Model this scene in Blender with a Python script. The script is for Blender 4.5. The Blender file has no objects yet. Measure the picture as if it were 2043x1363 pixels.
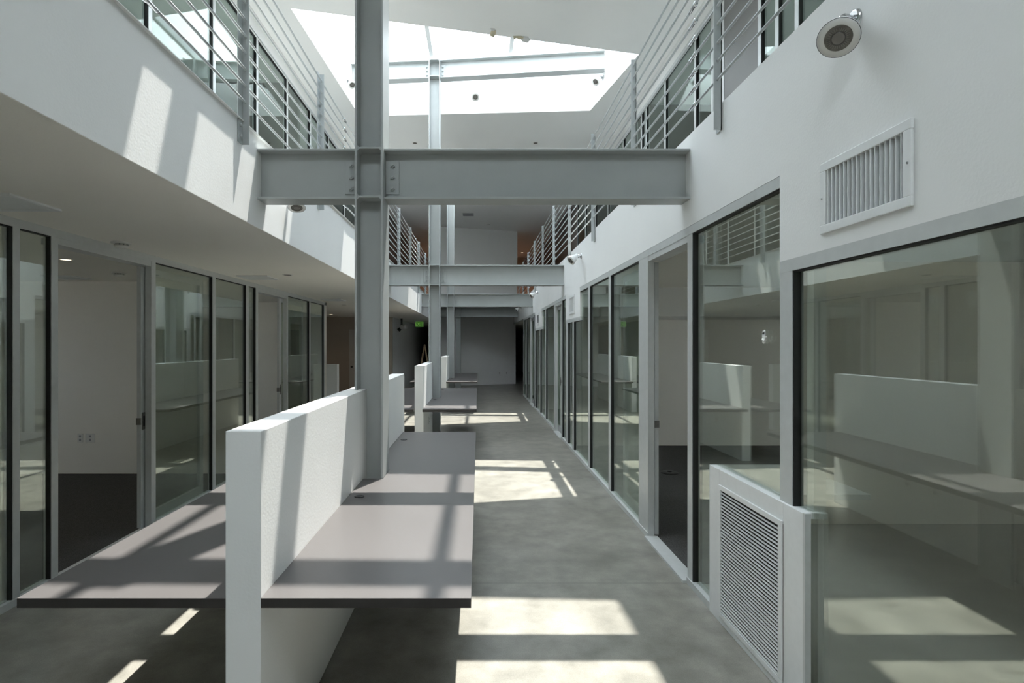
import bpy, math, random
from mathutils import Vector, Matrix
from mathutils.geometry import tessellate_polygon
random.seed(7)
sc = bpy.context.scene
COL = sc.collection

# ---------------------------------------------------------------- camera
EYE = 1.64
cam = bpy.data.cameras.new('camera'); camo = bpy.data.objects.new('camera', cam); COL.objects.link(camo)
camo.location = (0, 0, EYE); camo.rotation_euler = (math.radians(90), 0, 0)
cam.sensor_width = 36.0; cam.lens = 1100/2043*36
cam.shift_x = 67/2043; cam.shift_y = 5/2043
cam.clip_start = .05; cam.clip_end = 200
sc.camera = camo
# ---------------------------------------------------------------- exposure
sc.view_settings.view_transform = 'Standard'; sc.view_settings.look = 'None'
sc.view_settings.gamma = 1.0; sc.view_settings.exposure = 0.2; sc.view_settings.use_curve_mapping = False
sc.cycles.max_bounces = 14; sc.cycles.diffuse_bounces = 8; sc.cycles.glossy_bounces = 6
sc.cycles.transparent_max_bounces = 32; sc.cycles.transmission_bounces = 6
sc.cycles.use_denoising = True; sc.cycles.sample_clamp_indirect = 6.0
# ---------------------------------------------------------------- sun and sky
SUN_DIR = Vector((-.12, -.295, -1)).normalized()
sl = bpy.data.lights.new('sun', 'SUN'); sl.energy = 13.5; sl.angle = math.radians(.6); sl.color = (1, .965, .90)
so = bpy.data.objects.new('sun', sl); COL.objects.link(so)
so.rotation_euler = SUN_DIR.to_track_quat('-Z', 'Y').to_euler(); so.location = (3, 8, 12)
w = bpy.data.worlds.new('sky'); sc.world = w; w.use_nodes = True
nt = w.node_tree; nt.nodes.clear()
wo = nt.nodes.new('ShaderNodeOutputWorld'); bg = nt.nodes.new('ShaderNodeBackground')
tc = nt.nodes.new('ShaderNodeTexCoord'); nz = nt.nodes.new('ShaderNodeTexNoise'); cr = nt.nodes.new('ShaderNodeValToRGB')
nz.inputs['Scale'].default_value = 2.2; nz.inputs['Detail'].default_value = 5
cr.color_ramp.elements[0].position = .4; cr.color_ramp.elements[0].color = (.72, .86, 1, 1)
cr.color_ramp.elements[1].position = .65; cr.color_ramp.elements[1].color = (.95, .98, 1, 1)
nt.links.new(tc.outputs['Generated'], nz.inputs['Vector']); nt.links.new(nz.outputs['Fac'], cr.inputs['Fac'])
nt.links.new(cr.outputs['Color'], bg.inputs['Color']); bg.inputs['Strength'].default_value = 8.5
nt.links.new(bg.outputs[0], wo.inputs[0])

# ---------------------------------------------------------------- materials
def pmat(name, col, rough=.5, metal=0, noise=None, bump=0, spec=.5, bscale=40):
    m = bpy.data.materials.new(name); m.use_nodes = True
    n = m.node_tree; b = n.nodes['Principled BSDF']
    b.inputs['Base Color'].default_value = (*col, 1); b.inputs['Roughness'].default_value = rough
    b.inputs['Metallic'].default_value = metal; b.inputs['Specular IOR Level'].default_value = spec
    t = n.nodes.new('ShaderNodeTexCoord')
    if noise:
        scale, amt = noise
        z = n.nodes.new('ShaderNodeTexNoise'); z.inputs['Scale'].default_value = scale; z.inputs['Detail'].default_value = 6
        r = n.nodes.new('ShaderNodeValToRGB')
        r.color_ramp.elements[0].position = .3; r.color_ramp.elements[1].position = .7
        r.color_ramp.elements[0].color = (*[c*(1-amt) for c in col], 1)
        r.color_ramp.elements[1].color = (*[min(1, c*(1+amt)) for c in col], 1)
        n.links.new(t.outputs['Object'], z.inputs['Vector']); n.links.new(z.outputs['Fac'], r.inputs['Fac'])
        n.links.new(r.outputs['Color'], b.inputs['Base Color'])
    if bump:
        z2 = n.nodes.new('ShaderNodeTexNoise'); z2.inputs['Scale'].default_value = bscale; z2.inputs['Detail'].default_value = 3
        bp = n.nodes.new('ShaderNodeBump'); bp.inputs['Strength'].default_value = bump; bp.inputs['Distance'].default_value = .004
        n.links.new(t.outputs['Object'], z2.inputs['Vector']); n.links.new(z2.outputs['Fac'], bp.inputs['Height'])
        n.links.new(bp.outputs['Normal'], b.inputs['Normal'])
    return m

def glass_mat(name, tint, base=.05):
    m = bpy.data.materials.new(name); m.use_nodes = True
    n = m.node_tree; n.nodes.clear()
    o = n.nodes.new('ShaderNodeOutputMaterial'); mix = n.nodes.new('ShaderNodeMixShader')
    tr = n.nodes.new('ShaderNodeBsdfTransparent'); tr.inputs[0].default_value = (*tint, 1)
    gl = n.nodes.new('ShaderNodeBsdfGlossy'); gl.inputs['Roughness'].default_value = 0.0
    gl.inputs['Color'].default_value = (.93, 1, .96, 1)
    lw = n.nodes.new('ShaderNodeLayerWeight'); lw.inputs['Blend'].default_value = .5
    p = n.nodes.new('ShaderNodeMath'); p.operation = 'POWER'; p.inputs[1].default_value = 5
    mu = n.nodes.new('ShaderNodeMath'); mu.operation = 'MULTIPLY_ADD'; mu.inputs[1].default_value = 1-base; mu.inputs[2].default_value = base
    n.links.new(lw.outputs['Facing'], p.inputs[0]); n.links.new(p.outputs[0], mu.inputs[0])
    n.links.new(mu.outputs[0], mix.inputs[0]); n.links.new(tr.outputs[0], mix.inputs[1]); n.links.new(gl.outputs[0], mix.inputs[2])
    n.links.new(mix.outputs[0], o.inputs[0])
    return m

def emit_mat(name, col, s):
    m = bpy.data.materials.new(name); m.use_nodes = True
    b = m.node_tree.nodes['Principled BSDF']; b.inputs['Base Color'].default_value = (*col, 1)
    b.inputs['Emission Color'].default_value = (*col, 1); b.inputs['Emission Strength'].default_value = s
    return m

def concrete_mat():
    m = bpy.data.materials.new('polished_concrete'); m.use_nodes = True
    n = m.node_tree; L = n.links; b = n.nodes['Principled BSDF']
    t = n.nodes.new('ShaderNodeTexCoord')
    def noise(scale, det, rough=.6):
        z = n.nodes.new('ShaderNodeTexNoise'); z.inputs['Scale'].default_value = scale; z.inputs['Detail'].default_value = det
        z.inputs['Roughness'].default_value = rough; L.new(t.outputs['Object'], z.inputs['Vector']); return z
    def ramp(src, p0, c0, p1, c1):
        r = n.nodes.new('ShaderNodeValToRGB'); r.color_ramp.elements[0].position = p0; r.color_ramp.elements[1].position = p1
        r.color_ramp.elements[0].color = (*c0, 1); r.color_ramp.elements[1].color = (*c1, 1); L.new(src, r.inputs[0]); return r
    def mixc(kind, f, a, c):
        x = n.nodes.new('ShaderNodeMixRGB'); x.blend_type = kind
        if isinstance(f, float): x.inputs[0].default_value = f
        else: L.new(f, x.inputs[0])
        L.new(a, x.inputs[1])
        if isinstance(c, tuple): x.inputs[2].default_value = c
        else: L.new(c, x.inputs[2])
        return x
    big = ramp(noise(.9, 3, .5).outputs['Fac'], .3, (.198, .188, .165), .7, (.290, .278, .248))
    mid = ramp(noise(4.5, 8, .62).outputs['Fac'], .32, (.70, .70, .69), .68, (1.22, 1.22, 1.21))
    fine = ramp(noise(170, 3, .7).outputs['Fac'], .3, (.74, .74, .73), .7, (1.2, 1.2, 1.2))
    for r in (mid, fine): r.color_ramp.interpolation = 'LINEAR'
    c = mixc('MULTIPLY', 1.0, big.outputs[0], mid.outputs[0])
    c = mixc('MULTIPLY', .8, c.outputs[0], fine.outputs[0])
    # small dark chips scattered in the surface
    vo = n.nodes.new('ShaderNodeTexVoronoi'); vo.inputs['Scale'].default_value = 2.3; L.new(t.outputs['Object'], vo.inputs['Vector'])
    chip = ramp(vo.outputs['Distance'], .010, (.75, .75, .75), .016, (0, 0, 0))
    c = mixc('MIX', chip.outputs[0], c.outputs[0], (.05, .048, .042, 1))
    # pale filler patches
    vp = n.nodes.new('ShaderNodeTexVoronoi'); vp.inputs['Scale'].default_value = .55
    wn = noise(7, 4); wm = n.nodes.new('ShaderNodeMixRGB'); wm.inputs[0].default_value = .09
    L.new(t.outputs['Object'], wm.inputs[1]); L.new(wn.outputs['Color'], wm.inputs[2]); L.new(wm.outputs[0], vp.inputs['Vector'])
    pt = ramp(vp.outputs['Distance'], .030, (.5, .5, .5), .036, (0, 0, 0))
    c = mixc('MIX', pt.outputs[0], c.outputs[0], (.36, .35, .33, 1))
    # saw-cut joints across and along the slab
    sep = n.nodes.new('ShaderNodeSeparateXYZ'); L.new(t.outputs['Object'], sep.inputs[0])
    def joint(out, off, period, wdt):
        a = n.nodes.new('ShaderNodeMath'); a.operation = 'SUBTRACT'; a.inputs[1].default_value = off; L.new(out, a.inputs[0])
        p = n.nodes.new('ShaderNodeMath'); p.operation = 'PINGPONG'; p.inputs[1].default_value = period/2; L.new(a.outputs[0], p.inputs[0])
        l = n.nodes.new('ShaderNodeMath'); l.operation = 'LESS_THAN'; l.inputs[1].default_value = wdt; L.new(p.outputs[0], l.inputs[0]); return l
    j = joint(sep.outputs['Y'], 3.78, 5.5, .003); c = mixc('MIX', j.outputs[0], c.outputs[0], (.11, .105, .095, 1))
    L.new(c.outputs[0], b.inputs['Base Color'])
    b.inputs['Roughness'].default_value = .32
    b.inputs['Specular IOR Level'].default_value = .55
    return m

M = dict(
    white=pmat('white_wall_paint', (.80, .80, .79), .65, noise=(1.5, .015), bump=.15, bscale=90),
    warm=pmat('warm_white_paint', (.88, .85, .79), .6, noise=(1.5, .015), bump=.15, bscale=90),
    ceil=pmat('white_ceiling_paint', (.78, .775, .76), .6, noise=(.8, .02), bump=.1, bscale=60),
    steel=pmat('grey_painted_steel', (.38, .40, .395), .40, noise=(3, .05), bump=.06, bscale=120),
    railm=pmat('pale_grey_railing_paint', (.44, .465, .47), .4, noise=(9, .05)),
    alum=pmat('anodised_aluminium', (.57, .585, .58), .42, .2, noise=(20, .03)),
    gasket=pmat('black_rubber', (.012, .012, .012), .6, noise=(40, .2)),
    lam=pmat('taupe_laminate', (.098, .091, .090), .36, noise=(1.3, .05), bump=.03, bscale=150, spec=.45),
    edge=pmat('dark_laminate_edge', (.035, .031, .029), .5, noise=(20, .1)),
    concrete=concrete_mat(),
    pale_floor=pmat('made_up_pale_floor', (.55, .54, .51), .4, noise=(2, .04)),
    paving=pmat('bounce_paving', (.46, .44, .41), .8, noise=(.6, .08)),
    carpet=pmat('charcoal_carpet', (.078, .076, .074), .95, noise=(160, .55), bump=.9, bscale=300, spec=.1),
    plas=pmat('white_plastic', (.75, .74, .71), .4, noise=(30, .02)),
    white_metal=pmat('white_enamelled_metal', (.76, .77, .77), .38, noise=(30, .02)),
    chrome=pmat('chrome', (.6, .61, .62), .18, 1.0, noise=(30, .05)),
    lens=pmat('lamp_lens', (.17, .16, .14), .18, .3, noise=(70, .35)),
    dark=pmat('duct_shade', (.02, .02, .02), .8, noise=(20, .2)),
    blackm=pmat('black_metal', (.02, .02, .02), .45, noise=(20, .2)),
    brass=pmat('dull_steel', (.22, .21, .2), .35, .8, noise=(40, .1)),
    brown=pmat('brown_lamp_glow_wall', (.42, .36, .31), .7, noise=(1.5, .03), bump=.1, bscale=80),  # brown carries the warm lamp glow on these walls in its colour
    beige=pmat('beige_trim_paint', (.60, .54, .46), .6, noise=(5, .03)),
    doorp=pmat('grey_door_paint', (.55, .53, .50), .5, noise=(5, .03)),
    dgrey=pmat('dark_door_paint', (.15, .145, .14), .45, noise=(4, .04)),
    unlit_brown=pmat('unlit_brown_wall', (.075, .062, .055), .35, noise=(2, .1)),  # dark colour stands in for the missing light in the far upper rooms
    greyp=pmat('grey_panel_paint', (.30, .30, .31), .5, noise=(4, .04)),
    cream=pmat('torn_paint_film', (.62, .55, .40), .7, noise=(20, .2)),
    wood=pmat('pale_wood', (.55, .40, .24), .6, noise=(20, .2)),
    glass=glass_mat('green_tinted_glass', (.86, .88, .85), .16),
    glass_up=glass_mat('upper_floor_glass', (.80, .84, .82), .022),
    sky=glass_mat('skylight_glass', (.95, .96, .96), .04),
    lamp=emit_mat('lit_lamp', (1, .82, .6), 1.6),
    exitg=emit_mat('exit_green', (.10, .36, .04), .16),
    exitl=emit_mat('exit_letters', (.4, .75, .2), .3),
)

# ---------------------------------------------------------------- mesh building
class MB:
    def __init__(s): s.v = []; s.f = []; s.sm = []
    def add(s, vs, fs, smooth=False):
        o = len(s.v); s.v += [Vector(v) for v in vs]
        for f in fs: s.f.append([i+o for i in f]); s.sm.append(smooth)
        return s
    def box(s, x0, x1, y0, y1, z0, z1):
        x0, x1 = sorted((x0, x1)); y0, y1 = sorted((y0, y1)); z0, z1 = sorted((z0, z1))
        return s.add([(x0,y0,z0),(x1,y0,z0),(x1,y1,z0),(x0,y1,z0),(x0,y0,z1),(x1,y0,z1),(x1,y1,z1),(x0,y1,z1)],
                     [(0,3,2,1),(4,5,6,7),(0,1,5,4),(1,2,6,5),(2,3,7,6),(3,0,4,7)])
    def obox(s, p0, p1, u, v, u0, u1, v0, v1):      # a bar from p0 to p1 with a rectangular section
        p0, p1, u, v = map(Vector, (p0, p1, u, v))
        vs = [p + u*a + v*b for p in (p0, p1) for a, b in ((u0,v0),(u1,v0),(u1,v1),(u0,v1))]
        fs = [(0,3,2,1),(4,5,6,7),(0,1,5,4),(1,2,6,5),(2,3,7,6),(3,0,4,7)]
        if (p1-p0).dot(u.cross(v)) < 0: fs = [f[::-1] for f in fs]
        return s.add(vs, fs)
    def lathe(s, o, ax, prof, seg=20, smooth=True):  # prof: (distance along axis, radius)
        o = Vector(o); ax = Vector(ax).normalized(); a = ax.orthogonal().normalized(); b = ax.cross(a)
        vs = []; fs = []
        for d, r in prof:
            for k in range(seg):
                t = 2*math.pi*k/seg; vs.append(o + ax*d + (a*math.cos(t) + b*math.sin(t))*r)
        for i in range(len(prof)-1):
            for k in range(seg):
                k2 = (k+1) % seg; fs.append((i*seg+k, i*seg+k2, (i+1)*seg+k2, (i+1)*seg+k))
        s.add(vs, fs, smooth)
        n = len(vs); base = len(s.v)-n
        s.f.append([base+k for k in range(seg)][::-1]); s.sm.append(False)
        s.f.append([base+(len(prof)-1)*seg+k for k in range(seg)]); s.sm.append(False)
        return s
    def cyl(s, p0, p1, r, seg=12, smooth=True):
        p0 = Vector(p0); p1 = Vector(p1); d = p1-p0
        return s.lathe(p0, d, [(0, r), (d.length, r)], seg, smooth)
    def build(s, name, mat, parent=None, bevel=0, origin=None):
        if origin is None: origin = Vector((0,0,0))
        if parent is not None:
            origin = wloc(parent)
        elif origin == 'base':
            xs = [v.x for v in s.v]; ys = [v.y for v in s.v]; zs = [v.z for v in s.v]
            origin = Vector(((min(xs)+max(xs))/2, (min(ys)+max(ys))/2, min(zs)))
        me = bpy.data.meshes.new(name); me.from_pydata([tuple(v-origin) for v in s.v], [], s.f); me.update()
        for p, q in zip(me.polygons, s.sm): p.use_smooth = q
        me.materials.append(mat)
        o = bpy.data.objects.new(name, me); COL.objects.link(o)
        if parent is not None: o.parent = parent
        else: o.location = origin
        if bevel:
            bm = o.modifiers.new('bevel', 'BEVEL'); bm.width = bevel; bm.segments = 2; bm.limit_method = 'ANGLE'
        return o
def wloc(o):
    l = Vector((0,0,0))
    while o is not None: l += o.location; o = o.parent
    return l
def tag(o, label=None, cat=None, group=None, kind=None):
    if label: o['label'] = label
    if cat: o['category'] = cat
    if group: o['group'] = group
    if kind: o['kind'] = kind
    return o
def thing(name, loc, label=None, cat=None, group=None, kind=None):
    o = bpy.data.objects.new(name, None); COL.objects.link(o); o.location = loc; o.empty_display_size = .1
    return tag(o, label, cat, group, kind)
def struct(name, mb, mat, bevel=0):
    o = mb.build(name, mat, None, bevel); o['kind'] = 'structure'; return o

# ================================================================ dimensions
XL, XR = -1.497, 1.432          # faces of the mezzanine edges either side of the atrium
SOF, LTOP, RTOP = 2.43, 3.05, 3.06
ZC, ZG = 5.72, 6.50             # upper ceiling, skylight glass
GL, GR = -2.90, 1.432           # glass partitions downstairs
UL, UR = -2.75, 2.68            # glass partitions upstairs
HW0, HW1 = -.894, -.769         # half wall
COLX0, COLX1 = -.826, -.638
COLY = [3.805, 9.28, 14.6, 20.05]

# ================================================================ room shell
struct('floor', MB().box(-8, 8, -7, 32, -.15, 0), M['concrete'])
struct('floor_left_office_carpet', MB().box(-8, GL-.085, -7, 3.44, 0, .008).box(-8, GL-.085, 3.54, 6.94, 0, .008).box(-8, GL-.085, 7.04, 10.40, 0, .008), M['carpet'])
struct('floor_near_office_made_pale', MB().box(2.1, 8, -.5, 5.0, 0, .006).box(GR+.085, 2.1, -.5, 3.75, 0, .006), M['pale_floor'])  # pale floor made up to brighten the view through the near glass
struct('floor_right_office_carpet', MB().box(GR+.085, 2.1, 3.75, 5.0, 0, .008).box(GR+.085, 8, 5.0, 8.86, 0, .008).box(GR+.085, 8, 8.98, 13.8, 0, .008).box(GR+.085, 8, 13.92, 17.5, 0, .008), M['carpet'])
wells = [
    [(-2.1, -2.9), (1.7, -2.9), (1.7, -.5), (-2.1, -.5)],
    [(-2.12, 3.30), (1.70, 3.30), (1.66, 5.44), (-2.05, 5.60)],
    [(-2.28, 6.70), (2.26, 7.76), (1.95, 9.64), (-2.125, 9.88)],
    [(-2.20, 12.26), (2.20, 13.57), (1.95, 15.0), (-2.15, 15.15)],
]
def holed_slab(outer, holes, z0, z1):
    loops = [outer] + [h[::-1] for h in holes]
    tris = tessellate_polygon([[Vector((x, y, 0)) for x, y in l] for l in loops])
    pts = [p for l in loops for p in l]; n = len(pts)
    vs = [(x, y, z0) for x, y in pts] + [(x, y, z1) for x, y in pts]; fs = []
    for a, b, c in tris:
        A, B, Cc = (Vector(pts[i]) for i in (a, b, c))
        if (B-A).cross(Cc-A) < 0: a, b, c = a, c, b
        fs.append((a, c, b)); fs.append((a+n, b+n, c+n))
    o = 0
    for l in loops:
        for k in range(len(l)):
            i = o+k; j = o+(k+1) % len(l); fs.append((i, j, j+n, i+n))
        o += len(l)
    return MB().add(vs, fs)
struct('ceiling', holed_slab([(-8,-7),(8,-7),(8,32),(-8,32)], wells, ZC, ZG), M['ceil'])
# mezzanine slabs either side; white edge faces the atrium
struct('floor_upper_left', MB().box(-8, XL, -7, 32, SOF, LTOP), M['white'])
struct('ceiling_lower_left', MB().box(-8, XL-.002, -7, 32, SOF-.002, SOF), M['warm'])
struct('floor_upper_right', MB().box(XR, 8, -7, 32, 2.44, RTOP), M['white'])
struct('ceiling_lower_right', MB().box(XR+.056, 8, -7, 32, 2.437, 2.44), M['warm'])
struct('floor_upper_back', MB().box(XL, XR, 19.55, 32, 2.97, 3.05), M['white'])
struct('added_shade_lip', MB().box(XL, XL+.017, -7, 19.5, LTOP-.004, LTOP+.001), M['white'])  # added lip that shades the top of the left slab edge
def outer_wall(name, x0, x1, bays):
    mb = MB(); mb.box(x0, x1, -7, 32, 0, 1.0).box(x0, x1, -7, 32, 2.15, ZG)
    y = -7
    for a, b in bays: mb.box(x0, x1, y, a, 1.0, 2.15); y = b
    mb.box(x0, x1, y, 32, 1.0, 2.15)
    struct(name, mb, M['white'])
ADDED_BAYS_L = [(-6.0, -3.5), (1.2, 2.4), (4.85, 5.6), (8.2, 9.2)]
outer_wall('wall_outer_left', -8.2, -8, ADDED_BAYS_L)
ADDED_BAYS_R = [(-6.0, -3.5), (2.1, 2.9), (5.8, 7.5), (10.2, 12.4)]
outer_wall('wall_outer_right', 8, 8.2, ADDED_BAYS_R)
def added_window(n, x, y0, y1, z0, z1):  # added unseen windows that let daylight brighten the offices
    t = thing('window_%d' % n, (x, (y0+y1)/2, z0), kind='structure')
    MB().box(x-.03, x+.03, y0, y1, z0, z0+.05).box(x-.03, x+.03, y0, y1, z1-.05, z1).box(x-.03, x+.03, y0, y0+.05, z0+.05, z1-.05).box(x-.03, x+.03, y1-.05, y1, z0+.05, z1-.05).build('frame', M['alum'], t)
    MB().box(x-.004, x+.004, y0+.05, y1-.05, z0+.05, z1-.05).build('glass_pane', M['sky'], t)
for k, (a, b) in enumerate(ADDED_BAYS_L): added_window(20+k, -8.1, a, b, 1.0, 2.15)
for k, (a, b) in enumerate(ADDED_BAYS_R): added_window(30+k, 8.1, a, b, 1.0, 2.15)
struct('wall_behind_camera', MB().box(-8, 8, -7.2, -7, 0, ZG), M['white'])
struct('floor_outside_paving', MB().box(-40, 40, -50, 50, -.35, -.16), M['paving'])  # unseen ground, made pale to bounce daylight indoors
struct('wall_far_end', MB().box(-8, 8, 32, 32.2, 0, ZG), M['greyp'])
# ground floor office walls
for k, (a, b) in enumerate(((-.1, 0), (3.44, 3.54), (6.94, 7.04), (10.40, 10.52))):
    struct('wall_left_office_partition', MB().box(-8, GL-.075 if k < 3 else GL-.0, a, b, 0, SOF), M['warm'])
struct('wall_right_office_cross', MB().box(2.86, 8, 5.0, 5.1, 0, 2.44), M['warm'])
for a, b in ((-.6, -.5), (8.86, 8.98), (13.8, 13.92), (17.5, 17.6)):
    struct('wall_right_office_partition', MB().box(GR+.075, 8, a, b, 0, 2.44), M['warm'])
# far end, ground floor
def slab_wall(name, x0, y0, x1, y1, t, z0, z1, mat):
    d = Vector((x1-x0, y1-y0, 0)).normalized(); nrm = Vector((-d.y, d.x, 0))
    return struct(name, MB().obox((x0,y0,0), (x1,y1,0), nrm, (0,0,1), 0, t, z0, z1), mat)
slab_wall('wall_far_lower', -1.70, 21.27, 1.53, 22.70, .15, 0, 2.97, M['white'])
slab_wall('baseboard_far', -1.70, 21.255, 1.53, 22.685, .014, 0, .10, M['white'])
slab_wall('wall_far_upper', -1.50, 19.08, 1.41, 20.0, .15, 3.05, ZC, M['white'])
struct('wall_left_corridor_front', MB().box(-6.2, -2.60, 16.0, 16.12, 0, SOF), M['brown'])
struct('wall_left_corridor_side', MB().box(-2.60, -2.50, 16.1, 31, 0, SOF), M['white'])
struct('trim_2', MB().box(-2.60, -2.50, 15.985, 16.1, 0, SOF), M['beige'])
struct('wall_left_lobby', MB().box(-6.35, -6.2, 10.5, 16.12, 0, SOF), M['brown'])
# upper floor rooms
struct('wall_upper_left_room', MB().box(-6.1, -6.0, -7, 26, LTOP, ZC), M['white'])
for y in (-1.2, 4.0, 8.6, 13.0):
    struct('wall_upper_left_partition', MB().box(-6.0, UL-.07, y, y+.1, LTOP, ZC), M['white'] if y < 8 else M['unlit_brown'])
struct('wall_upper_right_room', MB().box(6.0, 6.1, -7, 26, RTOP, ZC), M['white'])
for y in (-1.2, 3.6, 9.4, 13.4):
    struct('wall_upper_right_partition', MB().box(UR+.07, 6.0, y, y+.1, RTOP, ZC), M['white'] if y < 9 else M['unlit_brown'])
struct('wall_upper_far_left', MB().box(-6, -1.4, 26, 26.1, LTOP, ZC), M['brown'])
struct('wall_upper_far_right', MB().box(1.3, 6, 26, 26.1, RTOP, ZC), M['brown'])
# bulkheads dropping over the right-hand glass, running back into the offices as duct soffits
BH = [(1.42, 2.62), (7.78, 9.05), (12.48, 13.94)]
OPEN = [(1.846, 2.259, 2.130, 2.350), (8.215, 8.625, 2.135, 2.345), (13.0, 13.4, 2.15, 2.33)]
for k, (a, b) in enumerate(BH):
    mb = MB().box(XR+.05, 8 if k else 2.8, a, b, 2.03, 2.44)
    o0, o1, p0, p1 = OPEN[k]
    mb.box(XR, XR+.05, a, o0, 2.03, 2.44).box(XR, XR+.05, o1, b, 2.03, 2.44).box(XR, XR+.05, o0, o1, 2.03, p0).box(XR, XR+.05, o0, o1, p1, 2.44)
    struct('wall_right_bulkhead_%s' % ('near', 'middle', 'far')[k], mb, M['white'])

# ---------------------------------------------------------------- skylights
def lerp(a, b, t): return (a[0]+(b[0]-a[0])*t, a[1]+(b[1]-a[1])*t)
def edge_y(p, q, x): return p[1] + (q[1]-p[1])*(x-p[0])/(q[0]-p[0])
for k, W in enumerate(wells):
    a, b, c, d = W
    t = thing('window_skylight_%d' % (k+1), ((a[0]+b[0])/2, (a[1]+d[1])/2, ZG), kind='structure')
    g = MB(); z0, z1 = ZG+.03, ZG+.042
    vs = [(p[0], p[1], z) for z in (z0, z1) for p in ((a[0]-.06, a[1]-.06), (b[0]+.06, b[1]-.06), (c[0]+.06, c[1]+.06), (d[0]-.06, d[1]+.06))]
    g.add(vs, [(0,3,2,1),(4,5,6,7),(0,1,5,4),(1,2,6,5),(2,3,7,6),(3,0,4,7)])
    g.build('glass_pane', M['sky'], t)
    for x in (-.78, .53):
        y0 = edge_y(a, b, x); y1 = edge_y(d, c, x)
        MB().box(x-.032, x+.032, y0-.05, y1+.05, ZG-.075, ZG+.03).build('rafter', M['white_metal'], t)

# ---------------------------------------------------------------- glass partitions
def glazing(n, face, side, y0, y1, mulls, z0, z1, notches=(), dep=.02, pane=None):
    """side=+1: room lies at +X of the face. mulls: list of (ya, yb). notches: (ya, yb, ztop) lower head."""
    t = thing('window_%d' % n, (face, (y0+y1)/2, z0), kind='structure')
    d0, d1 = face, face+side*.055; gx0, gx1 = face+side*(dep+.002), face+side*(dep+.012)
    h = .055
    cuts = sorted(set([y0, y1] + [v for nt_ in notches for v in nt_[:2] if y0 < v < y1]))
    def head(y):
        for a, b, zt in notches:
            if a-1e-4 <= y <= b+1e-4: return zt
        return z1
    fr = MB()
    for a, b in zip(cuts[:-1], cuts[1:]):
        zt = head((a+b)/2); fr.box(d0, d1, a, b, zt-h, zt)
        fr.box(d0-side*.006, d1, a, b, z0, z0+.045)
    fr.build('frame', M['alum'], t)
    ms = sorted(mulls)
    for a, b in ms:
        zt = head((a+b)/2)
        MB().box(d0+side*.001, d1, a, b, z0+.045, zt-h).build('mullion', M['alum'], t)
    for (a, b), (c, d) in zip(ms[:-1], ms[1:]):
        segs = [v for v in cuts if b < v < c]
        g = MB(); edges = [b] + segs + [c]
        gk = MB()  # gasket strips with the mullion reveal's shade painted in as black
        for e, f in zip(edges[:-1], edges[1:]):
            zt = head((e+f)/2)
            g.box(gx0, gx1, e, f, z0+.045, zt-h)
            gk.box(d0+side*.006, d0+side*(dep+.016), e, f, zt-h-.006, zt-h)
        zt = head(b+.01); gk.box(d0+side*.006, d0+side*(dep+.016), b, b+.006, z0+.045, zt-h)
        zt = head(c-.01); gk.box(d0+side*.006, d0+side*(dep+.016), c-.006, c, z0+.045, zt-h)
        p = g.build('glass_pane', pane or M['glass'], t)
        gk.build('gasket', M['gasket'], p)
    return t
def m_(*c): return [(a, b) for a, b in c]
NR = [(a, b, 2.03) for a, b in BH]
# left, ground floor
glazing(1, GL, -1, -6.9, 3.806, m_((-6.9,-6.85),(-5.0,-4.95),(-3.6,-3.55),(-2.2,-2.15),(-.9,-.85),(.28,.33),(1.45,1.50),(2.60,2.65),(3.436,3.488),(3.746,3.806)), 0, 2.428)
glazing(2, GL, -1, 4.889, 7.262, m_((4.889,4.957),(6.02,6.085),(6.89,6.965),(7.19,7.262)), 0, 2.428)
glazing(3, GL, -1, 8.34, 10.52, m_((8.34,8.405),(9.465,9.525),(10.36,10.52)), 0, 2.428)
# right, ground floor
glazing(4, GR, 1, -6.9, 3.78, m_((-6.9,-6.85),(-5.2,-5.15),(-3.9,-3.85),(-2.6,-2.55),(-1.3,-1.25),(.0,.05),(1.37,1.42),(2.52,2.62),(3.70,3.78)), 0, 2.438, NR, .025)
glazing(5, GR, 1, 4.66, 9.52, m_((4.66,4.93),(5.98,6.07),(7.10,7.20),(8.30,8.40),(8.85,9.05),(9.44,9.52)), 0, 2.438, NR)
glazing(6, GR, 1, 10.3, 14.2, m_((10.3,10.45),(11.72,11.82),(12.80,12.88),(13.76,13.94),(14.12,14.2)), 0, 2.438, NR)
glazing(7, GR, 1, 15.2, 17.6, m_((15.2,15.3),(16.40,16.48),(17.52,17.6)), 0, 2.438)
# upstairs
uls = [(y, y+.05) for y in (-6.9,-4.7,-3.55,-2.4,-1.25,-.1,1.05,2.2,3.42,4.60,5.72,6.84,7.92,9.02,10.1,11.3,12.5,13.7,15.0)]
glazing(8, UL, -1, -6.9, 15.05, uls, LTOP, 5.50, pane=M['glass_up'])
glazing(9, UR, 1, -6.9, 5.29, [(y, y+.055) for y in (-6.9,-4.7,-3.4,-2.1,-.8,.5,1.8,3.0,4.02,4.62,4.93,5.235)], RTOP, 5.50, pane=M['glass_up'])
glazing(10, UR, 1, 6.02, 15.0, [(y, y+.05) for y in (6.02,6.30,6.80,7.90,8.80,9.05,10.2,11.4,12.6,13.8,14.95)], RTOP, 5.50, pane=M['glass_up'])
struct('wall_upper_left_header', MB().box(UL-.055, UL, -7, 15.05, 5.50, ZC), M['ceil'])
struct('wall_upper_right_header', MB().box(UR, UR+.055, -7, 15.0, 5.50, ZC), M['ceil'])
struct('door_upper_right', MB().box(UR+.005, UR+.05, 5.29, 6.02, RTOP, 5.50), M['dgrey'])
struct('wall_upper_left_far', MB().box(UL-.06, UL, 15.05, 26, LTOP, ZC), M['unlit_brown'])
struct('wall_upper_right_far', MB().box(UR, UR+.06, 15.0, 26, RTOP, ZC), M['unlit_brown'])

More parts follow.
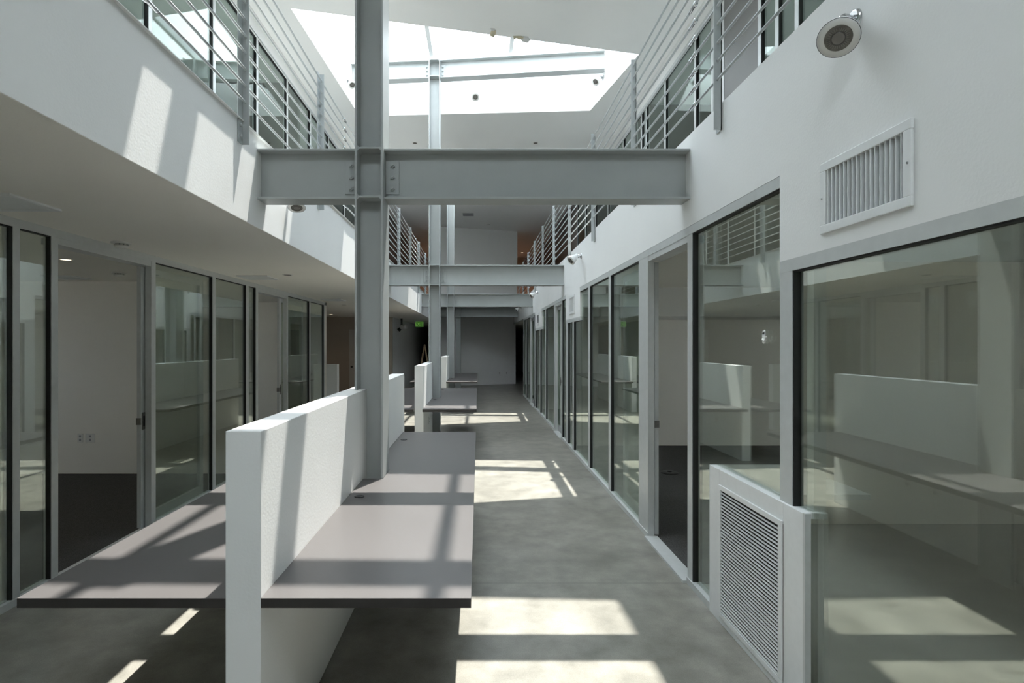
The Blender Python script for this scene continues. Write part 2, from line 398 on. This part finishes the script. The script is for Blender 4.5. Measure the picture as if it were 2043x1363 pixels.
# ---------------------------------------------------------------- sliding doors
def door(n, face, side, y0, y1, leaf0, leaf1, ztop, hand_z=.96):
    t = thing('door_%d' % n, (face, (y0+y1)/2, 0), kind='structure')
    s = side
    MB().box(face, face+s*.055, y0, y1, ztop-.055, ztop).box(face+s*.004, face+s*.12, y0, y1, ztop-.10, ztop-.055).build('header_track', M['alum'], t)
    MB().box(face-s*.03, face+s*.08, y0, y1, 0, .018).build('threshold', M['alum'], t)
    a, b = face+s*.064, face+s*.098; zt = ztop-.105; zb = .022
    leaf = MB().box(a, b, leaf0, leaf0+.075, zb, zt).box(a, b, leaf1-.075, leaf1, zb, zt).box(a, b, leaf0+.075, leaf1-.075, zb, zb+.10).box(a, b, leaf0+.075, leaf1-.075, zt-.06, zt).build('door_leaf', M['alum'], t)
    m = (a+b)/2
    MB().box(m-.005, m+.005, leaf0+.075, leaf1-.075, zb+.10, zt-.06).build('glass_pane', M['glass'], leaf)
    hy = leaf0+.036
    MB().box(a-s*.006, a, hy-.022, hy+.022, hand_z-.075, hand_z+.075).box(a-s*.004, b+s*.002, leaf0-.012, leaf0, hand_z-.03, hand_z+.03).build('handle', M['brass'], leaf)
    MB().box(a-s*.008, a-s*.006, hy-.01, hy+.012, hand_z-.045, hand_z+.045).build('handle_recess', M['blackm'], leaf)
door(1, GL, -1, 3.806, 4.889, 4.84, 5.94, 2.428)
door(2, GL, -1, 7.262, 8.34, 8.21, 9.33, 2.428)
door(3, GR, 1, 3.78, 4.66, 4.68, 5.7, 2.438)
door(4, GR, 1, 9.52, 10.3, 9.98, 11.05, 2.438)
door(5, GR, 1, 14.2, 15.2, 14.55, 15.65, 2.438)
t = thing('door_6', (-3.3, 16.0, 0), kind='structure')
MB().box(-3.80,-3.74,15.97,16.0,0,2.12).box(-2.90,-2.84,15.97,16.0,0,2.12).box(-3.74,-2.90,15.97,16.0,2.06,2.12).build('frame', M['brown'], t)
MB().box(-3.74,-2.90,15.98,15.999,.01,2.06).build('door_leaf', M['doorp'], t)
MB().lathe((-3.66, 15.98, .98), (0,-1,0), [(0,.03),(.01,.03),(.012,.012),(.04,.012),(.045,.03),(.07,.03),(.08,.02)], 16).build('knob', M['blackm'], t)

# ---------------------------------------------------------------- steel columns and beams
UPB = 'steel_beam'
def column(i, label):
    cy = COLY[i]; y0, y1 = cy-.125, cy+.125; top = 6.40 if i < 3 else 2.965
    t = thing('steel_column', ((COLX0+COLX1)/2, cy, 0), label, 'column', 'grey steel columns along the atrium')
    for a, b in ((COLX0, COLX0+.014), (COLX1-.014, COLX1)):
        MB().box(a, b, y0, y1, 0, top).build('flange', M['steel'], t, .002)
    MB().box(COLX0+.014, COLX1-.014, cy-.006, cy+.006, 0, top).build('web', M['steel'], t)
    st = [2.627, 2.953] + ([6.10, 6.37] if i < 3 else [])
    for z in st:
        mb = MB()
        for s in (-1, 1):
            mb.box(COLX0+.014, COLX1-.014, cy+s*.006, cy+s*.118, z-.006, z+.006)
        mb.build('stiffener_plate', M['steel'], t, .002)
        # fillet welds rounding the corners of each pocket
    wd = MB()
    for z in st:
        for sz in (-1, 1):
            for (x, sx) in ((COLX0+.014, 1), (COLX1-.014, -1)):
                z0 = z+sz*.006
                vs = [(x, cy-.006, z0), (x+sx*.014, cy-.006, z0), (x, cy-.006, z0+sz*.014), (x, cy-.118, z0), (x+sx*.014, cy-.118, z0), (x, cy-.118, z0+sz*.014)]
                wd.add(vs, [(0,1,2),(3,5,4),(0,3,4,1),(1,4,5,2),(2,5,3,0)])
    wd.build('weld', M['steel'], t)
    return t
column(0, 'nearest grey steel H-column rising through the front half wall')
column(1, 'second grey steel H-column from the front, behind the middle desk')
column(2, 'third grey steel H-column, slim behind the second one')
column(3, 'farthest and lowest grey steel H-column, just before the end wall')
def beam(p0, p1, ztop, depth, fw, label, group, tab_at, tab_w=.07, tab_h=.19, nb=3, tab=True):
    """p0, p1 in plan; tab_at 0 or 1: which end meets the column"""
    P0 = Vector((*p0, 0)); P1 = Vector((*p1, 0)); d = (P1-P0).normalized(); nrm = Vector((d.y, -d.x, 0))
    if nrm.y > 0: nrm = -nrm                       # nrm points towards the camera side
    zb = ztop-depth; up = Vector((0,0,1))
    t = thing('steel_beam', ((p0[0]+p1[0])/2, (p0[1]+p1[1])/2, zb), label, 'beam', group)
    MB().obox(P0, P1, nrm, up, -fw/2, fw/2, ztop-.014, ztop).build('top_flange', M['steel'], t, .002)
    MB().obox(P0, P1, nrm, up, -fw/2, fw/2, zb, zb+.014).build('bottom_flange', M['steel'], t, .002)
    MB().obox(P0, P1, nrm, up, -.005, .005, zb+.014, ztop-.014).build('web', M['steel'], t)
    if tab:
        c = P0 if tab_at == 0 else P1; dd = d if tab_at == 0 else -d
        zt = ztop-.014-.045; zl = zt-tab_h*1.22*depth/.34
        tp = MB().obox(c, c+dd*.088*depth/.34*1.05, nrm, up, .005, .015, zl, zt).build('shear_tab', M['steel'], t, .002)
        for k in range(nb):
            z = zt - (zt-zl)*(.16+.34*k)
            o = c+dd*.047*depth/.34+nrm*.015+up*z
            MB().lathe(o, nrm, [(0,.021),(.004,.021),(.0041,.0165),(.017,.0165)], 6, False).lathe(o+nrm*.017, nrm, [(0,.009),(.009,.008)], 10).build('bolt', M['steel'], tp)
    return t
bn = ['nearest', 'second', 'third', 'farthest']
for i, cy in enumerate(COLY):
    w = ('large in front across the atrium' , 'second cross beam from the front', 'third cross beam from the front', 'farthest cross beam before the end wall')[i]
    beam((COLX1, cy), (XR, cy), 2.96, .34, .165, 'grey I-beam from the %s column to the right wall, %s' % (bn[i], w), 'grey I-beams crossing the atrium', 0)
    beam((XL, cy), (COLX0, cy), 2.96, .34, .165, 'short grey I-beam from the left wall to the %s column, %s' % (bn[i], w), 'grey I-beams crossing the atrium', 1)
ends = [((-2.10, 3.85), (1.70, 3.76)), ((-2.17, 9.40), (2.05, 8.97)), ((-2.15, 14.7), (2.0, 14.45))]
for i, (l, r) in enumerate(ends):
    cy = COLY[i]
    beam((COLX1, cy), r, 6.385, .30, .165, 'pale I-beam high in the skylight, right of the %s column' % bn[i], 'I-beams up in the skylights', 0)
    beam(l, (COLX0, cy), 6.385, .30, .165, 'pale I-beam high in the skylight, left of the %s column' % bn[i], 'I-beams up in the skylights', 1)

# ---------------------------------------------------------------- half walls, desks
def outlet(loc, nrm, label, wide=False, grp=None):
    n = Vector(nrm); u = Vector((0,0,1)).cross(n); loc = Vector(loc); hw = .058 if wide else .035
    t = thing('wall_outlet', loc, label, 'outlet', grp)
    MB().obox(loc, loc+n*.006, u, (0,0,1), -hw, hw, -.057, .057).build('cover_plate', M['plas'], t, .002)
    for z in (-.022, .022):
        MB().obox(loc+n*.006, loc+n*.0075, u, (0,0,1), -.012, .012, z-.014, z+.014).build('socket', M['greyp'], t)
    return t
def half_wall(i, y0, y1, label):
    cy = COLY[i]
    t = thing('half_wall', ((HW0+HW1)/2, (y0+y1)/2, 0), label, 'half wall', 'white half walls between the desks')
    MB().box(HW0, HW1, y0, cy-.007, 0, 1.332).build('wall_panel', M['white'], t, .003)
    MB().box(HW0, HW1, cy+.007, y1, 0, 1.332).build('wall_panel', M['white'], t, .003)
half_wall(0, 1.947, 5.72, 'nearest white half wall between the front pair of desks')
half_wall(1, 7.72, 11.40, 'middle white half wall behind the front one, between the second desks')
half_wall(2, 13.25, 17.0, 'farthest white half wall, between the third pair of desks')
Z1, Z0 = .742, .7075
def desk(y0, y1, x0, x1, cy, label, side, groms):
    t = thing('desk', ((x0+x1)/2, (y0+y1)/2, Z0), label, 'desk', 'taupe desks cantilevered from the half walls')
    mb = MB()
    if side > 0:   # notch round the column
        a, b = COLX1+.003, (cy-.13, cy+.13)
        mb.box(x0, x1, y0, b[0], Z1-.003, Z1).box(a, x1, b[0], b[1], Z1-.003, Z1).box(x0, x1, b[1], y1, Z1-.003, Z1)
    else: mb.box(x0, x1, y0, y1, Z1-.003, Z1)
    mb.build('desktop', M['lam'], t)
    mb = MB()
    if side > 0: mb.box(x0, x1, y0, b[0], Z0, Z1-.003).box(a, x1, b[0], b[1], Z0, Z1-.003).box(x0, x1, b[1], y1, Z0, Z1-.003)
    else: mb.box(x0, x1, y0, y1, Z0, Z1-.003)
    mb.build('edge_core', M['edge'], t)
    for gy in groms:
        x = -.70
        MB().lathe((x, gy, Z1-.001), (0,0,1), [(0,.030),(.003,.030),(.0045,.027),(.0045,.020),(.002,.018)], 24).box(x-.004, x+.014, gy-.03, gy-.012, Z1+.001, Z1+.005).build('cable_grommet', M['blackm'], t)
dn = ['front', 'middle', 'far']
for i, (a, b, g) in enumerate(((1.947, 5.63, (3.245, 5.17)), (7.55, 11.28, (8.88, 10.8)), (13.1, 16.9, (14.35,)))):
    desk(a, b, HW1+.001, -.026, COLY[i], 'taupe desktop on the right side of the %s half wall' % ('nearest', 'middle', 'farthest')[i], 1, g)
    desk(a, b, -1.63, HW0-.001, COLY[i], 'taupe desktop on the left side of the %s half wall' % ('nearest', 'middle', 'farthest')[i], -1, ())
outlet((HW1, 4.45, .46), (1,0,0), 'white outlet plate low on the nearest half wall, under the right desk', True, 'outlets under the front desk')
outlet((HW1, 4.74, .46), (1,0,0), 'small white outlet plate beside the wider one under the front desk', False, 'outlets under the front desk')
outlet((HW1, 8.55, .46), (1,0,0), 'pale outlet plate on the middle half wall, under its desk')
outlet((-5.01, 6.94, .456), (0,-1,0), 'left of the two outlets low on the left office wall', False, 'outlets on the left office wall')
outlet((-4.885, 6.94, .456), (0,-1,0), 'right, wider of the two outlets low on the left office wall', True, 'outlets on the left office wall')
def farwall_y(x): return 21.27 + (x+1.70)*(22.70-21.27)/3.23
nf = Vector((.405, -.914, 0)).normalized()
outlet((.86, farwall_y(.86), .46), nf, 'faint left outlet low on the far end wall', False, 'outlets on the far end wall')
outlet((1.15, farwall_y(1.15), .46), nf, 'dark right outlet low on the far end wall', False, 'outlets on the far end wall')

# ---------------------------------------------------------------- balcony railings
def railing(face, inner, top, ztop, r0, dz, posts, fits, label, y0, y1, near):
    t = thing('balcony_railing', (face, (y0+y1)/2, top-.16), label, 'railing')
    s = inner
    for py in posts:
        # angle iron: one leg on the slab edge, the other standing out into the atrium
        mb = MB().box(face, face+s*.006, py, py+.07*near, 2.90, ztop).box(face, face+s*.048, py, py+.006*near, 2.90, ztop)
        p = mb.build('post', M['railm'], t)
        if 0 < py < 12:
            for z in (2.945, 3.01):
                MB().lathe((face+s*.006, py+.04*near, z), (s,0,0), [(0,.011),(.008,.011),(.012,.006)], 8, False).build('bolt', M['railm'], p)
    x = face+s*.026
    for k in range(10):
        z = r0+dz*k
        rod = MB().cyl((x, y0, z), (x, y1, z), .0078, 8).build('rod', M['railm'], t)
        for fy in fits:
            if fy < 5 and k > 7: continue
            MB().lathe((x, fy, z), (0,1,0), [(0,.0075),(.002,.014),(.02,.015),(.024,.011),(.10,.011),(.115,.008)], 12).build('turnbuckle', M['chrome'], rod)
railing(XR, -1, RTOP, 4.22, 3.195, .108, [3.24+1.76*k for k in range(-3, 10)], (3.56, 10.0, 15.2), 'grey rod railing along the right upstairs balcony', -2.2, 19.45, 1)
railing(XL, 1, LTOP, 4.17, 3.165, .104, [3.49+1.69*k for k in range(-3, 10)], (2.42, 6.02, 12.9), 'grey rod railing along the left upstairs balcony', -1.7, 19.0, -1)

# ---------------------------------------------------------------- air conditioning and vents
t = thing('air_conditioner_cabinet', (GR+.2, 2.9, 0), 'low white cabinet with louvred grille at the foot of the right glass', 'cabinet')
CY0, CY1, CX = 2.41, 3.39, 1.93
# cabinet stands through the glass line: shell in front, top running back into the office
FX = GR-.012
MB().box(FX, GR-.001, CY0, CY0+.16, 0, .90).box(FX, GR-.001, 3.25, CY1, 0, .90).box(FX, GR-.001, CY0+.16, 3.25, .80, .90).box(FX, GR-.001, CY0+.16, 3.25, 0, .055).build('front_panel', M['white_metal'], t, .002)
MB().box(GR-.001, GR+.058, CY0+.004, CY1, .872, .90).box(GR+.058, 1.53, CY0+.004, CY0+.3, .872, .90).box(GR+.058, CX, CY0+.3, CY1, .872, .90).build('top_panel', M['white_metal'], t, .002)
MB().box(FX-.002, GR+.012, CY0-.016, CY0, 0, .902).build('corner_trim', M['alum'], t)
MB().box(GR-.0005, GR+.003, 2.56, 3.26, .05, .81).build('recess_shade_plate', M['dark'], t)  # dark plate painted as the shade behind the louvres
g = MB()
ga, gb, gz0, gz1 = 2.57, 3.245, .045, .815
g.box(FX-.010, FX-.0005, ga, gb, gz0, gz0+.028).box(FX-.010, FX-.0005, ga, gb, gz1-.028, gz1).box(FX-.010, FX-.0005, ga, ga+.028, gz0+.028, gz1-.028).box(FX-.010, FX-.0005, gb-.028, gb, gz0+.028, gz1-.028)
g = g.build('return_grille', M['white_metal'], t, .0015)
lv = MB(); n = 37
for k in range(n):
    z = gz0+.032+(gz1-gz0-.064)*(k+.5)/n
    lv.obox((FX-.008, ga+.028, z-.007), (FX-.008, gb-.028, z-.004), Vector((.96,0,.28)).normalized(), Vector((-.28,0,.96)).normalized(), 0, .0098, -.0013, .0013)
lv.build('louvres', M['white_metal'], g)
tag(MB().box(1.478, 1.533, 2.43, 2.48, .90, 2.03).build('white_post', M['white'], None, origin='base'), 'slim white post standing on the cabinet behind the near glass', 'post')

def supply_grille(y0, y1, z0, z1, label, dark=False, nb=17):
    x = XR
    t = thing('vent_grille', (x, (y0+y1)/2, z0), label, 'vent')
    f = .035 if not dark else .05
    MB().box(x-.012, x-.001, y0, y1, z0, z0+f).box(x-.012, x-.001, y0, y1, z1-f, z1).box(x-.012, x-.001, y0, y0+f, z0+f, z1-f).box(x-.012, x-.001, y1-f, y1, z0+f, z1-f).build('frame', M['white_metal'], t, .002)
    MB().box(x+.046, x+.049, y0+f, y1-f, z0+f, z1-f).build('duct_shade_plate', M['dark'], t)  # dark sheet stands for the shade inside the duct
    b = MB()
    for k in range(nb):
        y = y0+f+(y1-y0-2*f)*(k+.5)/nb
        b.obox((x-.009, y, z0+f), (x-.009, y, z1-f), Vector((.995,.1,0)), Vector((-.1,.995,0)), 0, .0185, -.0013, .0013)
    b.build('blades', M['white_metal'] if not dark else M['greyp'], t)
    if not dark:
        for y in (y0+.014, y1-.014):
            MB().lathe((x-.012, y, (z0+z1)/2), (-1,0,0), [(0,.005),(.002,.004)], 10).build('screw', M['chrome'], t)
supply_grille(1.811, 2.294, 2.095, 2.385, 'large white bladed vent grille on the right wall above the near glass')
supply_grille(8.18, 8.66, 2.10, 2.38, 'small white vent grille on the middle right bulkhead')
supply_grille(12.95, 13.45, 2.10, 2.38, 'dark slotted vent grille on the far right bulkhead', True, 9)

def ceiling_diffuser(x, y, z, s, label, grp=None, dark=False):
    t = thing('ceiling_vent', (x, y, z), label, 'vent', grp)
    m = M['white_metal'] if not dark else M['greyp']
    h = s/2; f = .03
    MB().box(x-h, x+h, y-h, y-h+f, z-.014, z).box(x-h, x+h, y+h-f, y+h, z-.014, z).box(x-h, x-h+f, y-h+f, y+h-f, z-.014, z).box(x+h-f, x+h, y-h+f, y+h-f, z-.014, z).build('frame', m, t, .002)
    b = MB()
    n = 7
    for k in range(n):
        yy = y-h+f+(s-2*f)*(k+.5)/n
        b.obox((x-h+f, yy, z-.006), (x+h-f, yy, z-.006), Vector((0,.8,-.6)), Vector((0,.6,.8)), -.012, .008, -.0008, .0008)
    b.build('louvres', m, t)
    MB().box(x-h+f, x+h-f, y-h+f, y+h-f, z-.0015, z-.0005).build('duct_shade_plate', M['dark'] if dark else M['greyp'], t)  # flat sheet toned as the shade above the louvres
ceiling_diffuser(-2.62, 3.05, SOF, .36, 'white square vent in the left soffit, nearest the camera', 'vents in the left soffit')
ceiling_diffuser(-2.60, 6.50, SOF, .36, 'white square vent in the left soffit beyond the smoke detector', 'vents in the left soffit')
ceiling_diffuser(-2.58, 9.82, SOF, .36, 'faint square vent in the left soffit at the end of the glass', 'vents in the left soffit')
ceiling_diffuser(-4.84, 6.50, SOF, .36, 'square vent in the ceiling of the left office')
ceiling_diffuser(-.32, 17.36, ZC, .34, 'dark vent in the upper ceiling before the end wall', None, True)
def detector(x, y, z, label, r=.07):
    t = thing('smoke_detector', (x, y, z), label, 'smoke detector')
    MB().lathe((x, y, z), (0,0,-1), [(0,r),(.012,r),(.016,r*.92)], 28).build('base_plate', M['plas'], t)
    MB().lathe((x, y, z-.016), (0,0,-1), [(0,r*.62),(.012,r*.62),(.0121,r*.72),(.026,r*.66),(.034,r*.4)], 28).build('sensor_head', M['plas'], t)
    v = MB()
    for k in range(10):
        a = 2*math.pi*k/10
        v.box(x+math.cos(a)*r*.64-.003, x+math.cos(a)*r*.64+.003, y+math.sin(a)*r*.64-.003, y+math.sin(a)*r*.64+.003, z-.027, z-.017)
    v.build('vent_slots', M['greyp'], t)
detector(-2.766, 4.27, SOF, 'round white smoke detector on the left soffit above the office door')
detector(-3.95, 6.06, SOF, 'round white smoke detector on the ceiling inside the left office')
detector(.34, 18.7, ZC, 'tiny smoke detector on the upper ceiling before the end wall')
def downlight(x, y, z, label, lit=False, grp=None, r=.06, power=4, col=(1,.72,.48)):
    t = thing('downlight', (x, y, z), label, 'ceiling light', grp)
    MB().lathe((x, y, z), (0,0,-1), [(0,r),(.004,r),(.006,r*.9)], 28).build('trim_ring', M['plas'], t)
    MB().lathe((x, y, z-.006), (0,0,-1), [(0,r*.72),(.001,r*.7)], 24).build('lens', M['lamp'] if lit else M['lens'], t)
    if lit:
        l = bpy.data.lights.new('downlight_glow', 'SPOT'); l.energy = power; l.color = col; l.spot_size = 2.4; l.spot_blend = .8; l.shadow_soft_size = .05
        lo = bpy.data.objects.new('downlight_glow', l); COL.objects.link(lo); lo.parent = t; lo.location = (0,0,-.02)
downlight(-2.17, 6.27, SOF, 'unlit recessed downlight in the left soffit above the walkway')
downlight(-2.70, 11.1, SOF, 'unlit recessed downlight in the soffit past the left glass')
downlight(-3.90, 14.6, SOF, 'small lit downlight in the soffit by the brown wall', True, power=8)
downlight(-3.84, 5.13, SOF, 'warm lit downlight in the ceiling of the left office', True, power=8, col=(1,.85,.65))
downlight(-1.286, 11.18, ZC, 'left of two unlit downlights in the ceiling past the skylight', False, 'downlights past the skylight')
downlight(1.16, 11.18, ZC, 'right of two unlit downlights in the ceiling past the skylight', False, 'downlights past the skylight')
downlight(-2.0, 24.6, ZC, 'warm lit downlight at the far left end of the upper floor', True, power=60, col=(1,.55,.32))
downlight(1.95, 24.6, ZC, 'warm lit downlight at the far right end of the upper floor', True, power=60, col=(1,.55,.32))

# ---------------------------------------------------------------- spotlights
def spot(mount, nrm, head, aim, label, r=.062, grp='white spotlights on ball mounts'):
    m = Vector(mount); n = Vector(nrm).normalized(); h = Vector(head); a = Vector(aim).normalized()
    t = thing('spotlight', m, label, 'spotlight', grp)
    MB().lathe(m, n, [(0,.042),(.006,.042),(.012,.034)], 24).build('mounting_plate', M['chrome'], t)
    k = m+n*.045; back = h-a*.13
    arm = MB().lathe(m+n*.01, n, [(0,.020),(.02,.024),(.035,.026),(.05,.018),(.055,.008)], 18)
    arm.cyl(k, back, .014, 12); arm.lathe(back-a*.012, a, [(0,.012),(.01,.026),(.03,.03)], 18)
    arm.build('swivel_arm', M['chrome'], t)
    hd = MB().lathe(back, a, [(0,.027),(.03,.034),(.06,r*.72),(.10,r*.96),(.118,r*1.05),(.130,r*1.05),(.1301,r*.72),(.122,r*.70)], 36)
    hd = hd.build('lamp_head', M['white_metal'], t)
    MB().lathe(h-a*.0012, a, [(0,r*1.075),(.0008,r*1.075)], 40).build('rim_line', M['gasket'], hd)
    MB().lathe(h-a*.001, a, [(0,r*1.02),(.0016,r*1.02),(.0017,r*.70)], 40).build('face_ring', M['plas'], hd)
    ln = MB().lathe(h-a*.0, a, [(0,r*.70),(.003,r*.69)], 36)
    ln.build('lens', M['lens'], hd)
    u = a.orthogonal().normalized(); v = a.cross(u); rb = MB()
    for q in range(28):
        th = 2*math.pi*q/28; d = u*math.cos(th)+v*math.sin(th); e = a.cross(d)
        rb.obox(h+a*.003+d*r*.40, h+a*.003+d*r*.56, e, a, -.0014, .0014, 0, .0015)
    rb.lathe(h+a*.003, a, [(0,r*.36),(.002,r*.3)], 24)
    rb.build('reflector_ribs', M['brass'], hd)
spot((XR, 2.10, 2.87), (-1,0,0), (1.335, 2.045, 2.775), (-.55,-.62,-.80), 'big round white spotlight at the top of the right wall, nearest the camera', .066)
spot((XR, 7.66, 2.86), (-1,0,0), (1.245, 7.45, 2.765), (-.72,-.25,-.60), 'white spotlight on the right wall beside the second cross beam')
spot((XR, 13.25, 2.88), (-1,0,0), (1.245, 13.0, 2.765), (-.72,-.25,-.60), 'white spotlight on the right wall just before the third cross beam')
spot((XR, 18.4, 2.86), (-1,0,0), (1.245, 18.2, 2.755), (-.72,-.25,-.60), 'tiny white spotlight on the right wall by the farthest cross beam')
spot((XL, 4.36, 2.84), (1,0,0), (-1.40, 4.25, 2.69), (.15,-.35,-1), 'round white spotlight on the left wall peeping below the front beam')
spot((-.06, 9.757, 6.03), (0,-1,0), (-.05, 9.60, 5.94), (.05,-.75,-.60), 'white spotlight on the back wall of the skylight well')
spot((2.045, 9.06, 6.02), (-1,-.12,0), (1.90, 8.95, 5.90), (-.6,-.4,-.7), 'white spotlight on the right wall of the skylight well')
spot((-2.165, 9.11, 6.00), (1,0,0), (-2.06, 9.0, 5.87), (.35,-.45,-.8), 'white spotlight on the left wall of the skylight well')

# ---------------------------------------------------------------- small things
# hook stuck on the right glass
hx = GR+.0215; hy, hz = 2.80, 1.677
t = thing('wall_hook', (hx, hy, hz), 'small white plastic hook stuck on the right glass', 'hook')
MB().lathe((hx, hy, hz+.022), (-1,0,0), [(0,.013),(.006,.012)], 20).box(hx-.006, hx, hy-.013, hy+.013, hz-.024, hz+.022).lathe((hx, hy, hz-.024), (-1,0,0), [(0,.013),(.006,.012)], 20).build('backing_plate', M['plas'], t)
mb = MB(); pts = [(.0,-.004),(-.012,-.014),(-.022,-.014),(-.030,-.004),(-.032,.010)]
for (a, b), (c, d) in zip(pts[:-1], pts[1:]): mb.cyl((hx-.010, hy+a, hz-.008+b), (hx-.010, hy+c, hz-.008+d), .005, 10)
mb.build('hook_arm', M['plas'], t)
# round floor box on the office carpet
t = thing('floor_box', (2.42, 6.98, .008), 'black round cable lid on the right office carpet', 'floor box')
MB().lathe((2.42, 6.98, .008), (0,0,1), [(0,.11),(.008,.11),(.014,.095),(.015,.05)], 28).build('lid', M['blackm'], t)
MB().lathe((2.42, 6.98, .022), (0,0,1), [(0,.03),(.012,.03),(.014,.02)], 16).build('plug', M['blackm'], t)
# torn paint hanging at the skylight edge
def flake(c, pts, label):
    c = Vector(c); top = [c+Vector((x, y, z)) for x, y, z in pts]; n = len(top)
    vs = top+[p+Vector((.002, .003, .0015)) for p in top]
    fs = [tuple(range(n)), tuple(range(2*n-1, n-1, -1))]+[(k, (k+1) % n, (k+1) % n+n, k+n) for k in range(n)]
    return MB().add(vs, fs)
t = thing('peeling_paint', (.18, 7.16, ZC), 'narrow cream flake of paint peeling from the ceiling, left of two', 'paint flake', 'paint flakes at the skylight edge')
flake((.18,7.16,ZC), [(-.01,.0,-.001),(.05,.01,-.001),(.045,0,-.045),(.02,-.01,-.10),(-.03,-.01,-.085),(-.025,0,-.04)], '').build('flake', M['cream'], t)
flake((.18,7.12,ZC), [(-.025,.0,-.002),(.035,.01,-.001),(.03,0,-.03),(-.01,-.01,-.045)], '').build('curl', M['white'], t)
t = thing('peeling_paint', (.56, 7.30, ZC), 'wide curled flake of paint peeling from the ceiling, right of two', 'paint flake', 'paint flakes at the skylight edge')
flake((.54,7.30,ZC), [(-.08,0,-.001),(.03,0,-.001),(.06,-.01,-.03),(.0,-.015,-.06),(-.04,-.01,-.035),(-.07,-.01,-.055)], '').build('flake', M['cream'], t)
flake((.60,7.31,ZC), [(-.03,0,-.001),(.06,.01,-.001),(.09,-.01,-.05),(.05,-.02,-.10),(-.02,-.015,-.08),(-.045,-.01,-.04)], '').build('curl', M['white'], t)
# exit sign
ex, ey, ez = -2.03, 19.0, 2.22
t = thing('exit_sign', (ex, ey, ez), 'green EXIT sign hanging in the dark left corridor', 'exit sign')
MB().box(ex-.14, ex+.14, ey, ey+.03, ez, ez+.20).build('housing', M['plas'], t, .004)
MB().box(ex-.03, ex+.03, ey+.005, ey+.025, ez+.20, SOF).build('bracket', M['plas'], t)
MB().box(ex-.132, ex+.132, ey-.002, ey, ez+.008, ez+.192).build('green_panel', M['exitg'], t)
cu = bpy.data.curves.new('letters', 'FONT'); cu.body = 'EXIT'; cu.size = .15; cu.align_x = 'CENTER'; cu.align_y = 'CENTER'; cu.extrude = .001
tmp = bpy.data.objects.new('tmp_text', cu); COL.objects.link(tmp)
bpy.context.view_layer.update()
me = bpy.data.meshes.new_from_object(tmp.evaluated_get(bpy.context.evaluated_depsgraph_get()))
bpy.data.objects.remove(tmp)
lo = bpy.data.objects.new('letters', me); COL.objects.link(lo); lo.parent = t; lo.location = (0, -.0035, .10); lo.rotation_euler = (math.radians(90), 0, 0)
me.materials.clear(); me.materials.append(M['exitl'])
# security lamp on a black bracket in the left corridor
t = thing('emergency_light', (-2.37, 17.0, SOF), 'black bracket with a white lamp hanging from the corridor soffit', 'lamp')
MB().box(-2.40, -2.34, 16.98, 17.02, 2.20, SOF).build('bracket', M['blackm'], t)
MB().lathe((-2.40, 16.98, 2.15), (1,-.3,.1), [(0,.05),(.04,.075),(.15,.085),(.20,.06)], 20).build('lamp_head', M['plas'], t)
MB().lathe((-2.40, 17.0, 2.12), (-.5,-.2,-.5), [(0,.05),(.09,.06),(.10,.03)], 14).cyl((-2.37,17.0,2.22),(-2.42,17.0,2.10),.02).build('lamp_arm', M['blackm'], t)
# wooden stepladder
t = thing('stepladder', (-2.0, 20.0, 0), 'wooden stepladder standing in the dark left corridor', 'stepladder')
for sy in (-1, 1):
    MB().cyl((-2.22, 20.0+sy*.2, 0), (-1.95, 20.0+sy*.12, 1.62), .016, 8).build('leg', M['wood'], t)
    MB().cyl((-1.68, 20.0+sy*.2, 0), (-1.95, 20.0+sy*.12, 1.62), .016, 8).build('leg', M['wood'], t)
for k in range(1, 5):
    z = .32*k; f = z/1.62; x = -2.22+.27*f; h = .2-.08*f
    MB().box(x-.03, x+.03, 20-h, 20+h, z-.012, z+.012).build('step', M['wood'], t)
# low wall at the end of the left glass
tag(MB().box(-3.0, -2.70, 10.53, 10.68, 0, 1.25).build('low_wall', M['white'], None, .003, origin='base'), 'low white wall stub where the left glass ends', 'low wall')
